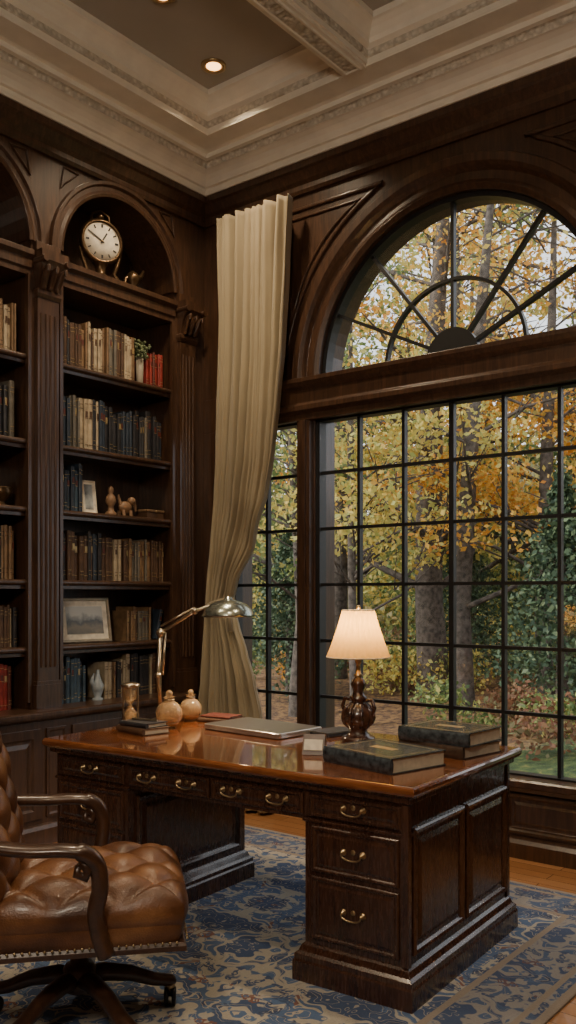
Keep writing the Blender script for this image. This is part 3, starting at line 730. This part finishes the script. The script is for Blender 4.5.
def jar(name,x,y,r):
    o=MB(T(x,y,DZ)); 
    def gp(q): return [(r*.5*q,0+(1-q)*.03)]+[(q*r*math.cos(t),r*1.0+q*r*math.sin(t)) for t in [ -1.05+ k*2.15/12 for k in range(13)]]+[(r*.36*q,r*1.98),(r*.36*q,r*2.2),(r*.45*q,r*2.25)]
    a=gp(1); b=gp(.92)
    o.lathe((0,0,0),[(.001,0)]+a+b[::-1]+[(.001,b[0][1])],AMB,n=32,caps=False)
    o.lathe((0,0,0),[(.002,r*.10),(r*.60,r*.16),(r*.82,r*.5),(.002,r*.51)],HON,n=24)
    o.ball((0,0,r*2.48),r*.27,AMB)
    o.tube([(r*.37*math.cos(2*pi*q/20),r*.37*math.sin(2*pi*q/20),r*2.05) for q in range(20)],.004,ABR,n=6,closed=True)
    o.build(name)
jar('glass_decanter',1.20,-1.515,.066); jar('glass_decanter.001',1.105,-1.27,.058)
o=MB(T(1.06,-1.64,DZ))
for z in (0,.20): o.lathe((0,0,z),[(.045,0),(.047,.006),(.045,.014),(.03,.02)],ABR)
o.lathe((0,0,0),[(.03,.018),(.036,.04),(.034,.07),(.012,.10),(.006,.11),(.012,.12),(.034,.15),(.036,.18),(.03,.202)],AMB)
o.lathe((0,0,0),[(.028,.02),(.032,.04),(.026,.06),(.004,.075)],plain('sand',(.5,.34,.17),.9))
for k in range(3):
    a=2*pi*k/3+.4; o.tube([(.04*math.cos(a),.04*math.sin(a),z) for z in (.01,.06,.1,.15,.205)],[.005,.006,.004,.006,.005],ABR)
o.build('hourglass')

# ------------------------------------------------------------------ chair
o=MB(T(2.0,-2.70,.012)@RZ(49))
for k in range(5):
    a=2*pi*k/5+.25; c,s_=math.cos(a),math.sin(a)
    o.tube([(c*r,s_*r,z) for r,z in ((.02,.15),(.08,.155),(.17,.135),(.25,.10),(.31,.085),(.325,.085))],[.03,.03,.026,.022,.02,.014],W_CHAIR,side=(0,0,1),r2=[.035,.032,.028,.026,.026,.022],n=12)
    M=T(c*.31,s_*.31,.032)@RZ(math.degrees(a)+70)@RX(90)
    for dz in (-.02,.006): o.lathe((0,0,dz),[(.01,0),(.028,0),(.032,.003),(.032,.011),(.028,.014),(.01,.014)],BLACK,n=18,M=M)
    o.tube([(c*.31,s_*.31,.03),(c*.31,s_*.31,.08)],.008,BRASS); o.lathe((c*.31,s_*.31,.055),[(.012,0),(.018,.004),(.018,.02),(.012,.026)],BRASS,n=14)
o.lathe((0,0,0),[(.045,.11),(.055,.13),(.055,.18),(.045,.195),(.03,.20),(.028,.29),(.05,.30),(.05,.32)],W_CHAIR)
o.box((-.16,-.10,.30),(.16,.10,.325),BLACK)
sw=.58; x0,x1=-.27,.33
o.loft([[(x0+i,-sw/2+i,z),(x1-i,-sw/2+i,z),(x1-i,sw/2-i,z),(x0+i,sw/2-i,z)] for i,z in ((.03,.32),(.0,.325),(0,.34),(.008,.35))],W_CHAIR,caps=True)
o.pillow(x1-x0+.01,sw+.01,.20,LEATHER,n=30,M=T((x0+x1)/2,0,.395))
o.pillow(x1-x0+.02,sw+.02,.16,LEATHER,tu=3,tv=3,amp=.036,n=84,M=T((x0+x1)/2+.005,0,.435))
for i in range(26):
    t=i/25
    o.ball((x1+.004-.0,-sw/2+.03+(sw-.06)*t,.353),.0045,BRASS,n=8)
    for s_ in (-1,1): o.ball((x0+.03+(x1-x0-.06)*t,s_*(sw/2+.004),.353),.0045,BRASS,n=8)
for i in range(-2,3):
    for j in range(-2,3):
        if (i+j)%2==0:
            o.ball(((x0+x1)/2+.005+i/3*(x1-x0)/2,j/3*sw/2,.500-.003*(i*i+j*j)),.010,LEATHER,n=8,sc=(1,1,.5))
for s_ in (-1,1):
    pth=cat([(-.36,s_*.27,.70),(-.26,s_*.30,.678),(-.14,s_*.33,.665),(-.03,s_*.34,.663),(.03,s_*.34,.65),(.065,s_*.335,.61),(.072,s_*.328,.54),(.06,s_*.32,.47),(.07,s_*.315,.40),(.09,s_*.31,.335)])
    n_=len(pth); k0=22
    o.tube(pth,[.036 if k<k0 else max(.026,.036-.0012*(k-k0)) for k in range(n_)],W_CHAIR,n=14,side=(0,1,0),r2=[.020 if k<k0 else .026 for k in range(n_)])
    o.tube([(.02,s_*.34,.63),(.04,s_*.338,.605),(.03,s_*.337,.58),(.005,s_*.337,.59),(.01,s_*.337,.615)],[.018,.018,.016,.014,.010],W_CHAIR,n=10,side=(0,1,0))
    o.tube([(-.30,s_*.27,.36),(-.33,s_*.275,.50),(-.37,s_*.275,.69)],.022,W_CHAIR)
bt=Matrix(((0,0,1,0),(1,0,0,0),(0,1,0,0),(0,0,0,1)))
BM=T(-.32,0,.72)@RY(-12)@bt
o.pillow(.56,.58,.16,LEATHER,tu=3,tv=3,amp=.040,n=84,M=BM,arch=.04)
pts=[]
for a,b in [(-1,-.95),(-1,-.5),(-1,0),(-1,.5),(-.97,.88),(-.8,1),(-.4,1.06),(0,1.09),(.4,1.06),(.8,1),(.97,.88),(1,.5),(1,0),(1,-.5),(1,-.95)]:
    pts.append(Vector((a*.283,b*.29 if b<1 else .29+(b-1)*.6,-.035)))
pts=[BM@p for p in cat(pts,4)]
o.tube(pts,.022,LEATHER,n=12)
o.tube([BM@Vector((-.285,-.28,-.03)),BM@Vector((.285,-.28,-.03))],.024,W_CHAIR)
for i in range(-2,3):
    for j in range(-2,3):
        if (i+j)%2==0: o.ball(BM@Vector((i/3*.28,j/3*.29+.01,.085-.003*(i*i+j*j))),.010,LEATHER,n=8)
o.build('leather_office_chair',merge=True)

# chandelier behind the viewpoint, added out of view to brighten the ceiling
OPAL=plain('opal_glass',(.9,.85,.75),.4,emit=(1,.8,.55),es=3)  # glowing globes of the added fill fixture
o=MB(T(3.8,-5.25,0))
o.lathe((0,0,0),[(.07,4.549),(.07,4.53),(.02,4.50),(.012,4.49),(.012,3.65),(.03,3.62),(.06,3.55),(.03,3.46),(.01,3.42)],BRASS)
for k in range(6):
    a=2*pi*k/6; c,s_=math.cos(a),math.sin(a)
    o.tube(cat([(c*r,s_*r,z) for r,z in ((.03,3.55),(.15,3.46),(.30,3.46),(.38,3.54),(.38,3.60))]),.010,BRASS)
    o.ball((c*.38,s_*.38,3.67),.075,OPAL)
o.build('unseen_fill_globes')
point('unseen_fill_light',(3.8,-5.25,3.25),195,(1,.86,.68),.35)  # added fill for ceiling and room, no such source in view

# ------------------------------------------------------------------ exterior
def groundmat():
    m,nt,b=newmat('garden_ground')
    t=nt.nodes.new('ShaderNodeTexCoord'); sp=nt.nodes.new('ShaderNodeSeparateXYZ'); nt.links.new(t.outputs['Object'],sp.inputs[0])
    a=noise(nt,t.outputs['Object'],9,7,0,.75); bb=noise(nt,t.outputs['Object'],.7,3)
    litter=ramp(nt,a,[(.35,(.04,.024,.015)),(.48,(.14,.075,.04)),(.56,(.34,.19,.07)),(.66,(.12,.09,.05))])
    grass=ramp(nt,a,[(.35,(.015,.03,.01)),(.5,(.055,.095,.025)),(.58,(.11,.15,.04)),(.66,(.30,.20,.06))])
    f=math_(nt,'ADD',sp.outputs[1],math_(nt,'MULTIPLY',math_(nt,'SUBTRACT',bb,.5),6))
    f=math_(nt,'ADD',f,math_(nt,'MULTIPLY',sp.outputs[0],-.9))
    ff=ramp(nt,math_(nt,'MULTIPLY',f,.1),[(.30,(0,0,0)),(.42,(1,1,1))])
    nt.links.new(mixc(nt,ff,grass,litter),b.inputs['Base Color']); b.inputs['Roughness'].default_value=.95
    bump(nt,b,a,.9,.08); return m
o=MB(); n=40; vs=[];fs=[]
for j in range(n+1):
    for i in range(n+1):
        x=-35+60*i/n; yv=.25+45*j/n; 
        vs.append((x,yv,-.18+ (.25*math.sin(x*.5)*math.sin(yv*.4) if yv>3 else 0)+max(0,(yv-12))*.05))
fs=[(j*(n+1)+i,j*(n+1)+i+1,(j+1)*(n+1)+i+1,(j+1)*(n+1)+i) for j in range(n) for i in range(n)]
o.add(vs,fs,groundmat(),True); o.build('garden_ground')
def leafmesh(name,cl,size,mat,parent=None):
    cs=[]
    for c,r,k in cl:
        v=np.random.normal(size=(k,3)); v/=np.linalg.norm(v,axis=1)[:,None]; v*=np.random.uniform(.15,1,(k,1))**.6
        cs.append(np.array(c)+v*np.array(r))
    P=np.concatenate(cs); n=len(P)
    u=np.random.normal(size=(n,3)); u/=np.linalg.norm(u,axis=1)[:,None]
    w=np.random.normal(size=(n,3)); w-=u*(u*w).sum(1)[:,None]; w/=np.linalg.norm(w,axis=1)[:,None]
    s_=size*np.random.uniform(.5,1.2,(n,1))
    V=np.stack([P-u*s_,P+w*s_*.6,P+u*s_,P-w*s_*.6],1).reshape(-1,3)
    F=np.arange(4*n).reshape(-1,4)
    me=bpy.data.meshes.new(name); me.from_pydata(V.tolist(),[],F.tolist()); me.materials.append(mat)
    ob=bpy.data.objects.new(name,me); C.objects.link(ob)
    if parent: ob.parent=parent
    return ob
WOODS=bpy.data.objects.new('autumn_woodland',None); C.objects.link(WOODS)
def tree(name,x,y,h,r,mat,zlow=1.6,spread=2.2,nb=10,per=300,size=.05,lean=0,par=None):
    o=MB(); 
    path=[Vector((x,y,-.5)),Vector((x,y,.1))]+[Vector((x+lean*t+.12*math.sin(3*t+x),y+.1*math.cos(4*t+y),.1+(h-.1)*t)) for t in (.12,.25,.4,.55,.7,.85,1)]
    o.tube(path,[r*1.6,r*1.25,r*1.05,r,r*.9,r*.72,r*.5,r*.3,r*.12],BARK,n=12)
    cl=[]
    for k in range(nb):
        t=random.uniform(.12,.95); z0=.1+(h-.1)*t; a=random.uniform(0,2*pi); L=spread*random.uniform(.5,1)*(1.15-t*.6)
        b0=Vector((x+lean*t,y,z0)); d=Vector((math.cos(a),math.sin(a),.35))
        b1=b0+d*L*.5+Vector((0,0,.1)); b2=b0+d*L
        if b2.z<zlow: b2.z=zlow+.2
        o.tube([b0,b1,b2],[r*.35*(1.1-t),r*.22*(1.1-t)+.006,.006],BARK,n=6)
        for q in range(3):
            e=b0+(b2-b0)*random.uniform(.4,1)+Vector((random.gauss(0,.4),random.gauss(0,.4),random.uniform(.1,.6)))
            o.tube([b0+(b2-b0)*.4,e],[.012,.004],BARK,n=5)
            c=e
            if c.z<zlow: c.z=zlow
            rr_=random.uniform(.3,.7); cnt=per//3 if c.z<5.0 else per//6
            cl.append((tuple(c),(rr_*1.2,rr_*1.2,rr_*.55),cnt))
    ob=o.build(name,parent=par)
    leafmesh('leaves',cl,size,mat,ob)
tree('maple_tree',-2.75,8.2,10,.21,L_ORANGE,zlow=3.2,spread=3.0,nb=28,lean=.3)
tree('maple_tree',-1.6,7.0,9,.12,L_YELLOW,zlow=3.2,spread=2.4,nb=18,lean=.5)
tree('birch_tree',-2.45,5.5,7.5,.055,L_YELLOW,zlow=1.9,spread=1.7,nb=18)
tree('birch_tree',-3.7,5.8,8,.07,L_GREEN,zlow=1.4,spread=1.9,nb=24)
tree('maple_tree',-.75,7.9,8.5,.10,L_ORANGE,zlow=1.1,spread=2.4,nb=32)
tree('maple_tree',-5.2,9.0,10,.14,L_GREEN,zlow=1.3,spread=2.8,nb=30,size=.06)
tree('maple_tree',.9,9.0,9,.12,L_ORANGE,zlow=1.3,spread=2.8,nb=30,size=.06)
tree('oak_tree',-4.2,12,11,.18,L_YELLOW,zlow=1.2,spread=3.4,nb=34,size=.08,par=WOODS)
tree('oak_tree',-1.9,12.5,11,.16,L_GREEN,zlow=1.0,spread=3.2,nb=36,size=.08,par=WOODS)
tree('oak_tree',-8.0,12,11,.18,L_GREEN,zlow=1.2,spread=3.6,nb=34,size=.08,par=WOODS)
tree('oak_tree',.8,13,11,.16,L_YELLOW,zlow=1.2,spread=3.4,nb=28,size=.08,par=WOODS)
tree('oak_tree',-6.0,14,11,.16,L_ORANGE,zlow=1.2,spread=3.2,nb=28,size=.08,par=WOODS)
def conifer(x,y,h,rb):
    o=MB(); o.tube([(x,y,-.4),(x,y,h*.5),(x,y,h)],[.09,.06,.02],BARK); ob=o.build('spruce_tree')
    cl=[]
    for k in range(60):
        t=k/60; a=k*2.4; rad=rb*(1-t)
        cl.append(((x+.6*rad*math.cos(a),y+.6*rad*math.sin(a),.3+(h-.4)*t),(.5*rad+.08,.5*rad+.08,.16),110))
    leafmesh('needles',cl,.045,L_DARK,ob)
conifer(.15,6.2,3.0,1.0); conifer(-4.9,7.2,2.6,.9); conifer(2.4,7.0,3.4,1.1); conifer(-3.3,10.3,2.9,1.1)
for i in range(34):
    x=random.uniform(-8,3); y=random.uniform(6.5,12); r_=random.uniform(.4,.8); h_=random.uniform(.3,.9)
    leafmesh('garden_shrub',[((x+random.gauss(0,r_*.4),y+random.gauss(0,r_*.4),-.1+h_*random.uniform(.2,.8)),(r_*.6,r_*.6,h_*.5),150) for _ in range(5)],.045,random.choice((L_BROWN,L_BROWN,L_GREEN,L_DARK,L_YELLOW,L_ORANGE)),WOODS)
# low planting close to the lawn edge
for (x,y,mt) in ((.9,4.6,L_GREEN),(.2,5.0,L_BROWN),(1.6,4.4,L_DARK),(-.6,5.2,L_GREEN),(1.3,3.6,L_BROWN)):
    leafmesh('garden_shrub',[((x+random.gauss(0,.25),y+random.gauss(0,.2),random.uniform(-.15,.25)),(.38,.3,.22),170) for _ in range(5)],.04,mt,WOODS)
for j,mt in enumerate((L_GREEN,L_YELLOW,L_DARK)):
    cl=[]
    for i in range(60):
        x=random.uniform(-12,3); y=random.uniform(11.5,15.5); z=random.uniform(.2,3.6)
        cl.append(((x,y,z),(.8,.8,.5),120))
    leafmesh('understory',cl,.075,mt,WOODS)
for j in range(4):
    cl=[]
    for i in range(120):
        x=random.uniform(-26,10); y=random.uniform(17,26); z=random.uniform(.3,8.5)*random.uniform(.4,1)
        cl.append(((x,y,z),(1.2,1.2,.8),110))
    leafmesh('woodland_foliage',cl,.14,(L_FAR,L_GREEN,L_YELLOW,L_FAR)[j],WOODS)
for i in range(18):
    o=MB(); x=random.uniform(-22,8); y=random.uniform(16,24); r_=random.uniform(.06,.13)
    o.tube([(x,y,-.5),(x+.2,y,5),(x+random.uniform(-.6,.6),y,13)],[r_*1.3,r_,.03],BARK,n=8)
    for k in range(10):
        z=random.uniform(2.5,11); a=random.uniform(0,2*pi); o.tube([(x+.1,y,z),(x+1.1*math.cos(a),y+1.1*math.sin(a),z+1),(x+2*math.cos(a),y+2*math.sin(a),z+2.2)],[.045,.025,.008],BARK,n=5)
        o.tube([(x+1.1*math.cos(a),y+1.1*math.sin(a),z+1),(x+1.4*math.cos(a+.7),y+1.5*math.sin(a+.7),z+2.1)],[.02,.006],BARK,n=5)
    o.build('bare_tree',parent=WOODS)
def linemat():
    m,nt,b=newmat('distant_foliage')
    t=nt.nodes.new('ShaderNodeTexCoord')
    a=noise(nt,t.outputs['Object'],1.6,8,.5,.7)
    nt.links.new(ramp(nt,a,[(.3,(.09,.10,.06)),(.48,(.20,.19,.10)),(.6,(.36,.30,.15)),(.75,(.5,.46,.34))]),b.inputs['Base Color'])
    b.inputs['Roughness'].default_value=1; bump(nt,b,a,1,.4); return m
o=MB(); rings=[]
for j in range(16):
    rings.append([(-50+80*i/80,32+1.2*math.sin(i*1.3+j)+.8*math.sin(j*1.7+i*.6)+j*.15,-.5+j*(.45+.08*math.sin(i*.55)+.06*math.sin(i*1.7))) for i in range(81)])
o.loft(rings,linemat(),cu=False,smooth=True); o.build('distant_treeline')

# ------------------------------------------------------------------ lights / world
w=bpy.data.worlds.new('world'); bpy.context.scene.world=w; w.use_nodes=True
nt=w.node_tree; bg=nt.nodes['Background']
tc=nt.nodes.new('ShaderNodeTexCoord'); nz=nt.nodes.new('ShaderNodeTexNoise'); nz.inputs['Scale'].default_value=2.5; nz.inputs['Detail'].default_value=5
nt.links.new(tc.outputs['Generated'],nz.inputs['Vector'])
nt.links.new(ramp(nt,nz.outputs['Fac'],[(.3,(.72,.78,.85)),(.7,(.95,.96,.97))]),bg.inputs[0]); bg.inputs[1].default_value=2.1
sl=bpy.data.lights.new('sun','SUN'); sl.energy=3.4; sl.angle=math.radians(10); sl.color=(1,.9,.74)
so=bpy.data.objects.new('sun',sl); so.rotation_euler=(math.radians(52),0,math.radians(-40)); C.objects.link(so)
def area(name,loc,rot,sx,sy,e,col=(1,1,1),portal=False):
    l=bpy.data.lights.new(name,'AREA'); l.shape='RECTANGLE'; l.size=sx; l.size_y=sy; l.energy=e; l.color=col
    if portal: l.cycles.is_portal=True
    ob=bpy.data.objects.new(name,l); ob.location=loc; ob.rotation_euler=rot; C.objects.link(ob)
area('portal_1',(AX,.2,1.5),(math.radians(-90),0,0),1.9,2.2,1,portal=True)
area('portal_2',(AX,.2,3.25),(math.radians(-90),0,0),1.85,.98,1,portal=True)
area('portal_3',(.54,.2,1.5),(math.radians(-90),0,0),.62,2.2,1,portal=True)
area('portal_4',(3.30,.2,1.5),(math.radians(-90),0,0),.62,2.2,1,portal=True)

# ------------------------------------------------------------------ camera
cam=bpy.data.cameras.new('camera'); co=bpy.data.objects.new('camera',cam); C.objects.link(co)
cam.lens=900/1024*36; cam.sensor_width=36; cam.sensor_fit='AUTO'; cam.shift_y=.081
co.location=(4.375,-4.6,1.42); co.rotation_euler=(math.radians(90),0,math.radians(38.3))
cam.clip_start=.05; cam.clip_end=200
bpy.context.scene.camera=co
